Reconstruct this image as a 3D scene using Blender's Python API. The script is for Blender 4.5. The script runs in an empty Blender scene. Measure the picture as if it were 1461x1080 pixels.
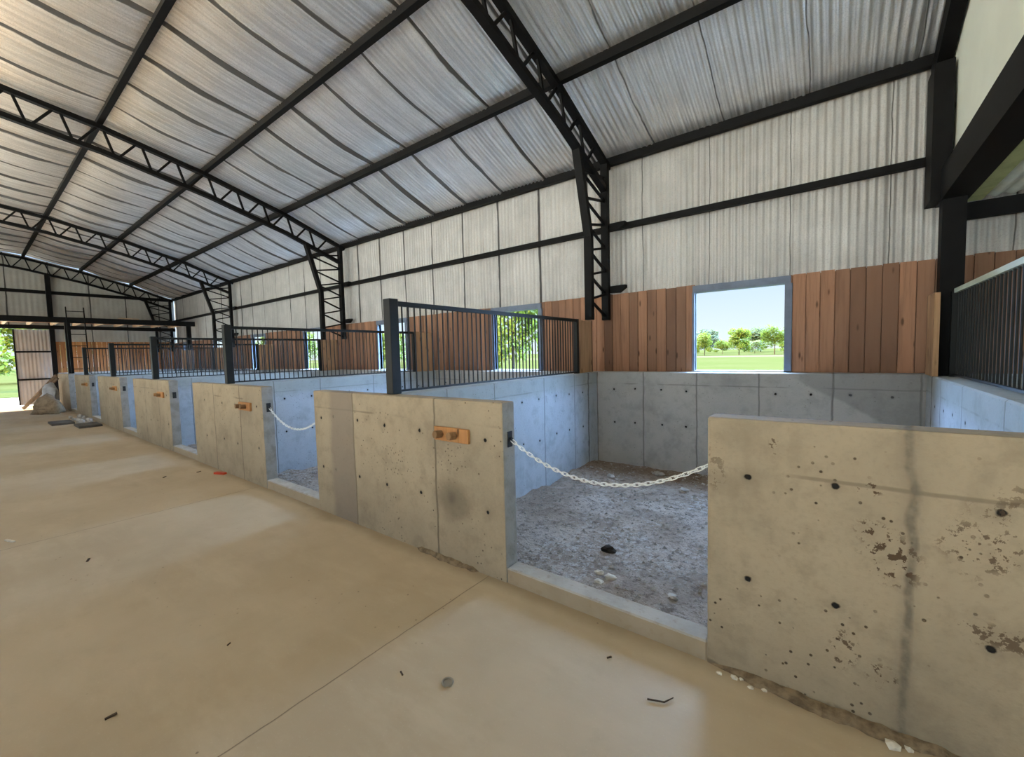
import bpy, bmesh, math, random
from mathutils import Vector, Matrix, noise

random.seed(7)
SC = bpy.context.scene
COL = SC.collection
PI = math.pi

# ------------------------------------------------------------------ measures (metres)
D = 2.11            # aisle face of the stall fronts
FT = 0.13           # their thickness
R = 5.917           # stall face of the rear wall
H = 1.20            # height of all concrete walls
S = 3.59            # stall pitch
DX = -2.97          # centre of the nearest divider
DT = 0.18           # divider thickness
DIRT = -0.17
SLAB_B = -0.25
XE = -24.2          # far gable
TR = [-2.75, -9.93, -17.08, XE + 0.12]
PY = [6.12, 4.692, 3.195, 1.698, 0.201, -1.296]
PZ = [4.336, 4.858, 5.279, 5.599, 5.818, 5.937]
for _y, _z in list(zip(PY, PZ))[-2::-1]:
    PY.append(2 * -1.296 - _y); PZ.append(_z)


def roof_z(y):
    for i in range(len(PY) - 1):
        if PY[i + 1] <= y <= PY[i]:
            t = (PY[i] - y) / (PY[i] - PY[i + 1])
            return PZ[i] + t * (PZ[i + 1] - PZ[i])
    if y > PY[0]:
        return PZ[0] - (y - PY[0]) * 0.36
    return PZ[-1] - (PY[-1] - y) * 0.36


# ------------------------------------------------------------------ node helper
class N:
    def __init__(s, name):
        s.m = bpy.data.materials.new(name); s.m.use_nodes = True
        s.t = s.m.node_tree; s.t.nodes.clear()
        s.out = s.t.nodes.new('ShaderNodeOutputMaterial')
        s.b = s.t.nodes.new('ShaderNodeBsdfPrincipled')
        s.t.links.new(s.b.outputs[0], s.out.inputs[0])
        g = s.t.nodes.new('ShaderNodeNewGeometry'); s.pos = g.outputs['Position']; s.nrm = g.outputs['Normal']
        x = s.t.nodes.new('ShaderNodeSeparateXYZ'); s.t.links.new(s.pos, x.inputs[0]); s.x, s.y, s.z = x.outputs

    def put(s, sock, v):
        if hasattr(v, 'is_linked') or isinstance(v, bpy.types.NodeSocket):
            s.t.links.new(v, sock)
        else:
            if isinstance(v, (tuple, list)) and len(v) == 3 and sock.type == 'RGBA':
                v = (*v, 1)
            sock.default_value = v

    def math(s, op, a, b=0.0, c=None, clamp=False):
        n = s.t.nodes.new('ShaderNodeMath'); n.operation = op; n.use_clamp = clamp
        s.put(n.inputs[0], a); s.put(n.inputs[1], b)
        if c is not None: s.put(n.inputs[2], c)
        return n.outputs[0]

    def vec(s, x, y, z):
        n = s.t.nodes.new('ShaderNodeCombineXYZ')
        for i, v in enumerate((x, y, z)): s.put(n.inputs[i], v)
        return n.outputs[0]

    def vmath(s, op, a, b):
        n = s.t.nodes.new('ShaderNodeVectorMath'); n.operation = op
        s.put(n.inputs[0], a); s.put(n.inputs[1], b)
        return n.outputs['Value'] if op in ('DISTANCE', 'DOT_PRODUCT') else n.outputs[0]

    def noise(s, scale, detail=4, rough=0.55, vec=None, stretch=None):
        n = s.t.nodes.new('ShaderNodeTexNoise'); n.inputs['Scale'].default_value = scale
        n.inputs['Detail'].default_value = detail; n.inputs['Roughness'].default_value = rough
        v = vec if vec is not None else s.pos
        if stretch: v = s.vmath('MULTIPLY', v, stretch)
        s.put(n.inputs['Vector'], v)
        return n.outputs[0]

    def voro(s, scale, vec=None, feature='F1'):
        n = s.t.nodes.new('ShaderNodeTexVoronoi'); n.feature = feature; n.inputs['Scale'].default_value = scale
        s.put(n.inputs['Vector'], vec if vec is not None else s.pos)
        return n

    def ramp(s, v, a, b, lo=0.0, hi=1.0):
        n = s.t.nodes.new('ShaderNodeMapRange'); n.interpolation_type = 'SMOOTHSTEP'
        s.put(n.inputs[0], v); s.put(n.inputs[1], a); s.put(n.inputs[2], b); s.put(n.inputs[3], lo); s.put(n.inputs[4], hi)
        return n.outputs[0]

    def mix(s, f, a, b, blend='MIX'):
        n = s.t.nodes.new('ShaderNodeMix'); n.data_type = 'RGBA'; n.blend_type = blend
        s.put(n.inputs[0], f); s.put(n.inputs[6], a); s.put(n.inputs[7], b)
        return n.outputs[2]

    def bump(s, h, strength=0.3, dist=0.01):
        n = s.t.nodes.new('ShaderNodeBump'); n.inputs['Strength'].default_value = strength
        n.inputs['Distance'].default_value = dist; s.put(n.inputs['Height'], h)
        s.t.links.new(n.outputs[0], s.b.inputs['Normal'])

    def fin(s, color, rough=0.8, metal=0.0, spec=0.3):
        s.put(s.b.inputs['Base Color'], color); s.put(s.b.inputs['Roughness'], rough)
        s.put(s.b.inputs['Metallic'], metal); s.put(s.b.inputs['Specular IOR Level'], spec)
        return s.m


def concrete(name, axis, base, dark, seams=(), holes=(), hseam=None, extra=None, holes_z=(0.95, 0.46), bug=1.0, seam_w=0.006):
    """cast concrete: mottled, formwork seams, tie holes, bug holes. axis = 'x' or 'y' is the horizontal run of the wall."""
    m = N(name)
    u = m.x if axis == 'x' else m.y
    big = m.noise(1.3, 5, 0.6)
    mid = m.noise(7, 5, 0.6)
    fine = m.noise(60, 3)
    streak = m.noise(1.0, 4, 0.6, stretch=(6, 6, 0.7))
    c = m.mix(m.ramp(big, 0.35, 0.7), base, dark)
    c = m.mix(m.ramp(mid, 0.48, 0.70, 0, 0.6), c, tuple(v * 0.68 for v in base))
    c = m.mix(m.ramp(m.noise(2.6, 6, 0.7), 0.52, 0.68, 0, 0.45), c, tuple(v * 0.62 for v in base))
    c = m.mix(m.ramp(streak, 0.55, 0.8, 0, 0.35), c, tuple(v * 1.2 for v in base))
    c = m.mix(m.ramp(fine, 0.45, 0.8, 0, 0.25), c, tuple(v * 0.6 for v in base))
    hgt = m.math('ADD', m.math('MULTIPLY', mid, 0.5), m.math('MULTIPLY', fine, 0.25))
    # bug holes
    v = m.voro(22).outputs['Distance']
    vm = m.math('MULTIPLY', m.ramp(v, 0.10, 0.16, 1, 0), m.ramp(m.noise(3.0, 3), 0.47, 0.62))
    v2 = m.voro(7).outputs['Distance']
    vm2 = m.math('MULTIPLY', m.ramp(v2, 0.03, 0.06, 1, 0), m.ramp(m.noise(1.7, 2), 0.40, 0.52))
    bugs = m.math('MULTIPLY', m.math('MAXIMUM', vm, vm2), 0.8 * bug)
    c = m.mix(bugs, c, (0.07, 0.05, 0.03))
    hgt = m.math('SUBTRACT', hgt, m.math('MULTIPLY', bugs, 0.6))
    wob = m.math('MULTIPLY', m.math('SUBTRACT', m.noise(4, 3), 0.5), 0.03)
    uw = m.math('ADD', u, wob)
    if seams:
        acc = None
        for sx in seams:
            dd = m.math('ABSOLUTE', m.math('SUBTRACT', uw, sx))
            acc = dd if acc is None else m.math('MINIMUM', acc, dd)
        sm = m.ramp(acc, seam_w * 0.6, seam_w * 2.2, 0.75, 0)
        c = m.mix(sm, c, tuple(v * 0.38 for v in base))
        hgt = m.math('SUBTRACT', hgt, sm)
    if hseam is not None:
        dz = m.math('ABSOLUTE', m.math('SUBTRACT', m.math('ADD', m.z, m.math('MULTIPLY', wob, 0.5)), hseam))
        sm = m.math('MULTIPLY', m.ramp(dz, 0.003, 0.012, 0.6, 0), m.ramp(m.noise(2.1, 2), 0.42, 0.58))
        c = m.mix(sm, c, tuple(v * 0.4 for v in base))
    if holes:
        acc = None
        for hx in holes:
            for hz in holes_z:
                jx, jz = random.uniform(-.01, .01), random.uniform(-.015, .015)
                dd = m.vmath('DISTANCE', m.vec(u, m.z, 0.0), (hx + jx, hz + jz, 0))
                acc = dd if acc is None else m.math('MINIMUM', acc, dd)
        acc = m.math('ADD', acc, m.math('MULTIPLY', m.math('SUBTRACT', m.noise(45, 2), 0.5), 0.012))
        halo = m.ramp(acc, 0.012, 0.045, 0.35, 0)
        c = m.mix(halo, c, tuple(v * 0.55 for v in base))
        hm = m.ramp(acc, 0.010, 0.016, 1, 0)
        c = m.mix(hm, c, (0.012, 0.011, 0.010))
        hgt = m.math('SUBTRACT', hgt, m.math('MULTIPLY', hm, 1.5))
    if axis == 'x' and base[0] != GRY[0]:      # warm aisle light painted by facing: doorway ends stay grey, aisle face tan
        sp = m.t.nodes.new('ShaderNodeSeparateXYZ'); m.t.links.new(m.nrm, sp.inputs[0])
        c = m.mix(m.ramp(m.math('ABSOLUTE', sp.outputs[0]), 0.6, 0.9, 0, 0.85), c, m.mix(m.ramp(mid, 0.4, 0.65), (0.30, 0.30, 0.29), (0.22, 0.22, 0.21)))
    if extra: c, hgt = extra(m, c, hgt, u)
    m.bump(hgt, 0.55, 0.012)
    return m.fin(c, 0.88, 0, 0.25)


def blob(m, u, cx, cz, rx, rz, soft=0.5, n=0.25):
    """soft stain mask of its own shape"""
    a = m.math('DIVIDE', m.math('SUBTRACT', u, cx), rx); b = m.math('DIVIDE', m.math('SUBTRACT', m.z, cz), rz)
    r = m.math('SQRT', m.math('ADD', m.math('MULTIPLY', a, a), m.math('MULTIPLY', b, b)))
    r = m.math('ADD', r, m.math('MULTIPLY', m.math('SUBTRACT', m.noise(9, 3), 0.5), n * 4))
    return m.ramp(r, 1 - soft, 1 + soft * 0.4, 1, 0)


TAN = (0.375, 0.305, 0.212); TAND = (0.30, 0.245, 0.172)  # warm aisle light put into the colour of the grey concrete fronts
GRY = (0.47, 0.46, 0.44); GRYD = (0.40, 0.395, 0.38)
BLU = (0.46, 0.50, 0.54); BLUD = (0.39, 0.43, 0.47)  # blue skylight from the windows put into the dividers' grey concrete


def ex_seg0(m, c, h, u):
    dark = tuple(v * 0.30 for v in TAN)
    c = m.mix(m.math('MULTIPLY', blob(m, u, -2.19, 0.47, 0.21, 0.18, 0.7, 0.2), 0.6), c, dark)
    c = m.mix(m.math('MULTIPLY', blob(m, u, -2.19, 0.48, 0.05, 0.06, 0.8, 0.2), 0.35), c, (0.06, 0.05, 0.04))
    wet = m.math('MULTIPLY', m.ramp(m.math('ADD', u, m.math('MULTIPLY', m.noise(3, 3), 0.12)), -3.80, -3.70), m.ramp(u, -3.43, -3.42, 1, 0))
    c = m.mix(m.math('MULTIPLY', wet, 0.8), c, (0.225, 0.185, 0.145))
    sp = m.math('MULTIPLY', m.ramp(m.voro(30).outputs['Distance'], 0.16, 0.26, 1, 0), blob(m, u, -2.17, 0.78, 0.17, 0.12, 0.5, 0.3))
    c = m.mix(m.math('MULTIPLY', sp, 0.8), c, (0.09, 0.07, 0.05))
    sp2 = m.math('MULTIPLY', m.ramp(m.voro(26).outputs['Distance'], 0.12, 0.24, 1, 0), blob(m, u, -2.9, 0.62, 0.4, 0.22, 0.7, 0.4))
    c = m.mix(m.math('MULTIPLY', sp2, 0.7), c, (0.12, 0.095, 0.065))
    return c, h


def ex_right(m, c, h, u):
    wob = m.math('MULTIPLY', m.math('SUBTRACT', m.noise(5, 4), 0.5), 0.07)
    d = m.math('ABSOLUTE', m.math('SUBTRACT', m.math('ADD', u, wob), 0.235))
    ridge = m.ramp(d, 0.004, 0.020, 1, 0)
    c = m.mix(m.ramp(d, 0.01, 0.05, 0.3, 0), c, (0.20, 0.17, 0.125))
    c = m.mix(m.math('MULTIPLY', ridge, m.ramp(m.noise(14, 3), 0.35, 0.6, 0.35, 0.9)), c, (0.16, 0.135, 0.10))
    h = m.math('ADD', h, m.math('MULTIPLY', ridge, m.noise(25, 3)))
    for (cx, cz, rx, rz, k) in ((0.20, 0.70, 0.10, 0.10, 1), (0.12, 0.80, 0.06, 0.05, 1), (-0.20, 1.10, 0.02, 0.05, 0.8), (0.05, 0.28, 0.05, 0.09, 0.9),
                                (0.12, 0.96, 0.05, 0.03, 1), (0.17, 0.22, 0.05, 0.05, 1), (-0.43, 0.95, 0.05, 0.12, 0.5), (0.50, 0.50, 0.14, 0.05, 0.8),
                                (0.42, 0.80, 0.12, 0.10, 0.8), (0.6, 0.9, 0.2, 0.2, 0.6)):
        ch = m.math('MULTIPLY', m.ramp(m.noise(32, 4, 0.65), 0.545, 0.58), blob(m, u, cx, cz, rx, rz, 0.5, 0.3))
        c = m.mix(m.math('MULTIPLY', ch, k), c, (0.085, 0.055, 0.032))
    foot = m.ramp(m.math('ADD', m.z, m.math('MULTIPLY', m.noise(9, 4), 0.09)), 0.055, 0.075, 0.7, 0)
    c = m.mix(foot, c, (0.13, 0.095, 0.06))
    return c, h


def ex_rear(m, c, h, u):
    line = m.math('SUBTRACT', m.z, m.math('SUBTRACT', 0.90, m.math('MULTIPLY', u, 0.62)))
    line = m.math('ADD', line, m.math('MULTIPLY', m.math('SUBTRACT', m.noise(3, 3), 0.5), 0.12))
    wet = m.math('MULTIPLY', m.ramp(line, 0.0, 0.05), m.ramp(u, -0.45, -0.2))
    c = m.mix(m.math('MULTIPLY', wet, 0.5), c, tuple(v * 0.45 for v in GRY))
    return c, h


def ex_div(m, c, h, u):
    top = m.ramp(m.math('ADD', m.z, m.math('MULTIPLY', m.noise(2.3, 4), 0.25)), 1.04, 1.2)
    c = m.mix(m.math('MULTIPLY', top, 0.45), c, (0.30, 0.31, 0.24))
    crk = m.math('ABSOLUTE', m.math('SUBTRACT', m.math('ADD', m.y, m.math('MULTIPLY', m.math('SUBTRACT', m.noise(6, 4), 0.5), 0.1)), 5.62))
    c = m.mix(m.math('MULTIPLY', m.ramp(crk, 0.008, 0.03, 0.8, 0), m.ramp(m.x, -3.2, -2.9)), c, (0.12, 0.12, 0.12))
    return c, h


M = {}
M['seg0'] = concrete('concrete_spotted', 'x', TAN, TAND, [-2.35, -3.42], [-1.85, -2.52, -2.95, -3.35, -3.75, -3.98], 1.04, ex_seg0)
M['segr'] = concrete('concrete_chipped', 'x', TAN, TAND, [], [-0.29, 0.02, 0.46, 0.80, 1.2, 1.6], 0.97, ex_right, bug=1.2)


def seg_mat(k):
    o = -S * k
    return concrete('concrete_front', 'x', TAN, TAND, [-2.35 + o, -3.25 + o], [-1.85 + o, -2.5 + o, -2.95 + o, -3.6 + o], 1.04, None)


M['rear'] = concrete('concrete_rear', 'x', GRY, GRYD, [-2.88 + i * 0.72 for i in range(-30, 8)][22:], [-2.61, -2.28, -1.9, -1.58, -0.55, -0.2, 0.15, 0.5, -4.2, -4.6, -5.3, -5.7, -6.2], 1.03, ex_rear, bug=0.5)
M['div'] = concrete('concrete_divider', 'y', BLU, BLUD, [2.75, 3.45, 4.42, 5.20], [2.9, 3.3, 3.95, 4.30, 4.70, 5.05, 5.45], 1.04, ex_div, holes_z=(0.94, 0.44), bug=0.6)


def mat_sill():
    m = N('concrete_sill')
    c = m.mix(m.ramp(m.noise(6, 5), 0.35, 0.7), (0.42, 0.40, 0.36), (0.34, 0.32, 0.28))
    c = m.mix(m.ramp(m.nrm and m.noise(20, 3), 0.55, 0.75, 0, 0.5), c, (0.22, 0.17, 0.12))
    # side faces are tanner, the top is greyer
    sp = m.t.nodes.new('ShaderNodeSeparateXYZ'); m.t.links.new(m.nrm, sp.inputs[0])
    c = m.mix(m.ramp(sp.outputs[2], 0.4, 0.8, 0.7, 0), c, (0.36, 0.27, 0.16))
    m.bump(m.noise(40, 4), 0.4, 0.006)
    return m.fin(c, 0.85)


def mat_floor():
    m = N('concrete_slab')
    big = m.noise(0.5, 5, 0.6); sweep = m.noise(1.5, 5, 0.65, stretch=(0.8, 2.2, 1))
    c = m.mix(m.ramp(big, 0.35, 0.7), (0.48, 0.39, 0.27), (0.41, 0.325, 0.215))
    c = m.mix(m.ramp(sweep, 0.45, 0.75, 0, 0.5), c, (0.54, 0.445, 0.315))
    c = m.mix(m.ramp(m.noise(6, 6, 0.7), 0.5, 0.8, 0, 0.35), c, (0.37, 0.29, 0.19))
    c = m.mix(m.ramp(m.noise(90, 2), 0.6, 0.8, 0, 0.25), c, (0.6, 0.52, 0.4))
    specks = m.math('MULTIPLY', m.ramp(m.voro(13).outputs['Distance'], 0.05, 0.09, 1, 0), m.ramp(m.noise(1.1, 3), 0.5, 0.6))
    c = m.mix(m.math('MULTIPLY', specks, 0.7), c, (0.13, 0.10, 0.07))
    # saw-cut control joints, one at each bay, and a dust line along the stall fronts
    wob = m.math('MULTIPLY', m.math('SUBTRACT', m.noise(8, 2), 0.5), 0.012)
    f = m.math('ABSOLUTE', m.math('SUBTRACT', m.math('MODULO', m.math('ADD', m.math('ADD', m.x, 1.86 + S * 20), wob), S), 0.0))
    j = m.ramp(f, 0.004, 0.010, 1, 0)
    c = m.mix(m.math('MULTIPLY', j, 0.7), c, (0.12, 0.09, 0.06))
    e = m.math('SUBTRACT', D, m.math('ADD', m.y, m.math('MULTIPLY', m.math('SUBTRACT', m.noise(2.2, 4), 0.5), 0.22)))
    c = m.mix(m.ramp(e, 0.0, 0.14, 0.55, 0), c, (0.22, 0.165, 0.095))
    m.bump(m.math('ADD', m.math('MULTIPLY', sweep, 0.6), m.math('SUBTRACT', m.math('MULTIPLY', m.noise(50, 4), 0.15), m.math('MULTIPLY', j, 0.8))), 0.25, 0.01)
    return m.fin(c, m.ramp(big, 0.3, 0.7, 0.55, 0.72), 0, 0.4)


def mat_dirt():
    m = N('stall_dirt')
    c = m.mix(m.ramp(m.noise(2.0, 5, 0.65), 0.38, 0.66), (0.40, 0.335, 0.28), (0.62, 0.55, 0.49))
    c = m.mix(m.ramp(m.noise(15, 5, 0.75), 0.48, 0.66, 0, 0.85), c, (0.17, 0.14, 0.115))
    lime = m.math('MULTIPLY', m.ramp(m.noise(1.1, 3), 0.44, 0.58), m.ramp(m.noise(20, 5, 0.8), 0.51, 0.58))
    c = m.mix(m.math('MULTIPLY', lime, 0.75), c, (0.68, 0.67, 0.65))
    chips = m.ramp(m.voro(34).outputs['Distance'], 0.10, 0.2, 0.8, 0)
    c = m.mix(m.math('MULTIPLY', chips, m.ramp(m.noise(9, 2), 0.52, 0.6)), c, (0.72, 0.7, 0.66))
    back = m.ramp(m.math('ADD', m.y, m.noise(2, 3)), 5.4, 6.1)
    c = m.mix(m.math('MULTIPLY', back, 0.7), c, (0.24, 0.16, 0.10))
    m.bump(m.noise(35, 6, 0.7), 1.0, 0.04)
    return m.fin(c, 0.95, 0, 0.15)


def mat_wood(name, a, b, plank=0.135, axis='x', off=0.0, dark=(0.10, 0.05, 0.03)):
    m = N(name)
    u = m.x if axis == 'x' else m.y
    cell = m.math('FLOOR', m.math('DIVIDE', m.math('ADD', u, off), plank))
    w = m.t.nodes.new('ShaderNodeTexWhiteNoise'); w.noise_dimensions = '1D'; m.put(w.inputs['W'], cell)
    w2 = m.t.nodes.new('ShaderNodeTexWhiteNoise'); w2.noise_dimensions = '1D'; m.put(w2.inputs['W'], m.math('ADD', cell, 57.3))
    v = m.vmath('ADD', m.pos, m.vec(0.0, 0.0, m.math('MULTIPLY', w.outputs[0], 40.0)))
    g = m.noise(1, 6, 0.65, v, (38, 38, 1.6)); g2 = m.noise(1, 3, 0.5, v, (7, 7, 1.1))
    c = m.mix(w.outputs[0], a, b)
    c = m.mix(m.ramp(w2.outputs[0], 0.6, 0.95, 0, 0.65), c, dark)
    c = m.mix(m.ramp(g, 0.42, 0.7, 0, 0.6), c, tuple(x * 0.55 for x in a))
    c = m.mix(m.ramp(g2, 0.5, 0.75, 0, 0.5), c, dark)
    kn = m.ramp(m.voro(1, m.vmath('MULTIPLY', v, (9, 9, 2.6))).outputs['Distance'], 0.06, 0.16, 0.8, 0)
    c = m.mix(kn, c, (0.06, 0.03, 0.015))
    m.bump(g, 0.25, 0.004)
    return m.fin(c, 0.72, 0, 0.25)


def mat_foil(name, base, metal, rough, off, period, run='y'):
    """foil faced insulation blanket; lapped seams are drawn as a dark line"""
    m = N(name)
    u = m.x if run != 'x' else m.y
    spark = m.noise(75, 3, 0.7); mid = m.noise(2.2, 5, 0.6)
    c = m.mix(m.ramp(mid, 0.35, 0.7), base, tuple(v * 0.86 for v in base))
    c = m.mix(m.ramp(spark, 0.46, 0.68, 0, 0.5), c, tuple(v * 0.6 for v in base))
    if run != 'x':      # streaks along the sheets, corrugation shading put into the colour
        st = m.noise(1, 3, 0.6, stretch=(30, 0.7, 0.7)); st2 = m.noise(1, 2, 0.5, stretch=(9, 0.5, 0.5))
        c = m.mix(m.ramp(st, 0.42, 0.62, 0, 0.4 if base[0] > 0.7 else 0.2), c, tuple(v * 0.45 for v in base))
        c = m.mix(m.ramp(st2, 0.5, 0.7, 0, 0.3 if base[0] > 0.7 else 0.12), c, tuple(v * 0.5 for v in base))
    wob = m.math('MULTIPLY', m.math('SUBTRACT', m.noise(1.6, 3), 0.5), 0.05)
    uu = m.math('ADD', m.math('ADD', u, wob), -off + period * 60.5)
    f = m.math('ABSOLUTE', m.math('SUBTRACT', m.math('MODULO', uu, period), period * 0.5))
    far = m.ramp(m.x, -3.4, -2.6, 1.0, 0.0)
    wid = m.math('ADD', 0.004, m.math('MULTIPLY', m.math('MULTIPLY', far, m.ramp(m.noise(0.9, 2), 0.3, 0.7, 0.6, 1.15)), 0.017))
    seam = m.math('MULTIPLY', m.ramp(m.math('SUBTRACT', f, wid), -0.004, 0.006, 1, 0), 0.9)
    c = m.mix(seam, c, (0.018, 0.016, 0.015))
    m.bump(m.noise(30, 2), 0.06, 0.006)
    met = m.math('MULTIPLY', m.math('SUBTRACT', 1.0, seam), metal)
    return m.fin(c, m.ramp(mid, 0.3, 0.7, rough - 0.05, rough + 0.08), met, 0.4)


def mat_plain(name, col, rough=0.6, metal=0.0, spec=0.4, var=0.15, scale=8, bmp=0.0):
    m = N(name)
    c = m.mix(m.ramp(m.noise(scale, 4), 0.35, 0.7), col, tuple(v * (1 - var) for v in col))
    if bmp: m.bump(m.noise(scale * 6, 4), bmp, 0.005)
    return m.fin(c, rough, metal, spec)


M['floor'] = mat_floor(); M['dirt'] = mat_dirt(); M['sill'] = mat_sill()
M['steel'] = mat_plain('black_steel', (0.0065, 0.006, 0.006), 0.6, 0.0, 0.12, 0.3)
M['rail'] = mat_plain('dark_green_steel', (0.010, 0.011, 0.010), 0.5, 0.0, 0.25, 0.3)
M['palerail'] = mat_plain('pale_green_paint', (0.62, 0.70, 0.58), 0.35, 0, 0.5, 0.1)
M['wood'] = mat_wood('reddish_planks', (0.40, 0.205, 0.12), (0.22, 0.12, 0.075), 0.135, 'x', 0.0, (0.13, 0.072, 0.048))
M['wood2'] = mat_wood('orange_planks', (0.48, 0.22, 0.08), (0.36, 0.16, 0.06), 0.15, 'y')
M['infill'] = mat_wood('pale_planks', (0.50, 0.30, 0.16), (0.42, 0.24, 0.13), 0.14, 'y')
M['hook'] = mat_wood('varnished_pine', (0.50, 0.25, 0.09), (0.44, 0.21, 0.08), 2.0, 'x', 30, (0.3, 0.13, 0.05))
M['peg'] = mat_wood('log_pegs', (0.30, 0.17, 0.08), (0.26, 0.15, 0.07), 2.0, 'x', 30, (0.14, 0.08, 0.04))
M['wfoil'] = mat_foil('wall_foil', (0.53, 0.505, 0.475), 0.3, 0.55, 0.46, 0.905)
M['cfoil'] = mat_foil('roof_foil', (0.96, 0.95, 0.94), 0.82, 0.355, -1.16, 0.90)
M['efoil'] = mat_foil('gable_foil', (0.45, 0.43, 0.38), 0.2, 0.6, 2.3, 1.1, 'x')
M['white'] = mat_plain('white_board', (0.88, 0.88, 0.74), 0.7, 0, 0.2, 0.06, 1.5)
M['chain'] = mat_plain('white_plastic', (0.80, 0.80, 0.76), 0.45, 0, 0.4, 0.05)
M['plate'] = mat_plain('black_plate', (0.012, 0.012, 0.012), 0.5)
M['deck'] = mat_wood('loft_boards', (0.62, 0.34, 0.18), (0.52, 0.28, 0.14), 0.2, 'y')
M['joist'] = mat_plain('pale_joist', (0.66, 0.50, 0.34), 0.75, 0, 0.2, 0.2)
M['greenwood'] = mat_plain('green_tinged_board', (0.50, 0.54, 0.26), 0.7, 0, 0.2, 0.35, 4)
M['deckmetal'] = mat_plain('corrugated_deck', (0.80, 0.86, 0.78), 0.5, 0.0, 0.3, 0.1)
M['winframe'] = mat_plain('grey_blue_frame', (0.16, 0.19, 0.25), 0.6, 0, 0.3, 0.2)
M['winwood'] = mat_wood('window_lining', (0.46, 0.28, 0.15), (0.40, 0.24, 0.12), 0.4, 'y')
M['stone'] = mat_plain('pale_stone', (0.50, 0.48, 0.44), 0.9, 0, 0.2, 0.4, 14, 0.5)
M['clod'] = mat_plain('dark_clod', (0.05, 0.042, 0.034), 0.95, 0, 0.1, 0.4, 20, 0.6)
M['chip'] = mat_plain('plaster', (0.70, 0.66, 0.56), 0.9, 0, 0.2, 0.2, 30)
M['twig'] = mat_plain('twig', (0.06, 0.04, 0.025), 0.9)
M['red'] = mat_plain('red_plastic', (0.55, 0.06, 0.02), 0.5)
M['bark'] = mat_plain('bark', (0.12, 0.085, 0.055), 0.95, 0, 0.1, 0.4, 6, 0.4)
M['bag'] = mat_plain('woven_sack', (0.62, 0.66, 0.72), 0.8, 0, 0.2, 0.35, 5, 0.3)
M['soil'] = mat_plain('soil_heap', (0.36, 0.28, 0.19), 0.95, 0, 0.1, 0.4, 7, 0.7)
M['ring'] = mat_plain('dull_zinc', (0.26, 0.23, 0.18), 0.7)
M['crust'] = mat_plain('crumbling_dirt', (0.25, 0.185, 0.115), 0.95, 0, 0.1, 0.5, 25, 0.8)
M['board'] = mat_plain('mark_grey', (0.13, 0.12, 0.105), 0.85, 0, 0.2, 0.3, 5)  # grey of the two dark marks on the floor
M['timber'] = mat_plain('weathered_timber', (0.22, 0.16, 0.11), 0.85, 0, 0.2, 0.4, 6)
M['sheetdoor'] = mat_plain('painted_sheet', (0.46, 0.42, 0.38), 0.6, 0.2, 0.3, 0.12, 2)


def mat_leaf(name, a, b):
    m = N(name)
    c = m.mix(m.ramp(m.noise(1.6, 4), 0.35, 0.65), a, b)
    m.fin(c, 0.65, 0, 0.2)
    tr = m.t.nodes.new('ShaderNodeBsdfTranslucent'); m.put(tr.inputs[0], c)
    mx = m.t.nodes.new('ShaderNodeMixShader'); mx.inputs[0].default_value = 0.4
    m.t.links.new(m.b.outputs[0], mx.inputs[1]); m.t.links.new(tr.outputs[0], mx.inputs[2]); m.t.links.new(mx.outputs[0], m.out.inputs[0])
    return m.m


M['leaf'] = mat_leaf('bright_leaves', (0.20, 0.235, 0.028), (0.12, 0.15, 0.022))
M['leaf2'] = mat_leaf('deep_leaves', (0.13, 0.15, 0.05), (0.09, 0.11, 0.045))


def mat_ground(name, a, b, c3):
    m = N(name)
    c = m.mix(m.ramp(m.noise(0.09, 5, 0.6), 0.35, 0.65), a, b)
    c = m.mix(m.ramp(m.noise(3, 5, 0.7), 0.5, 0.8, 0, 0.5), c, c3)
    m.bump(m.noise(6, 5, 0.7), 0.5, 0.05)
    return m.fin(c, 1.0, 0, 0.0)


M['grass'] = mat_ground('meadow', (0.048, 0.050, 0.013), (0.056, 0.053, 0.016), (0.040, 0.043, 0.010))
M['yard2'] = mat_ground('dry_grass', (0.075, 0.062, 0.03), (0.085, 0.066, 0.034), (0.06, 0.055, 0.024))
M['yard'] = mat_ground('yard_earth', (0.58, 0.47, 0.31), (0.52, 0.41, 0.26), (0.45, 0.36, 0.24))


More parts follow.
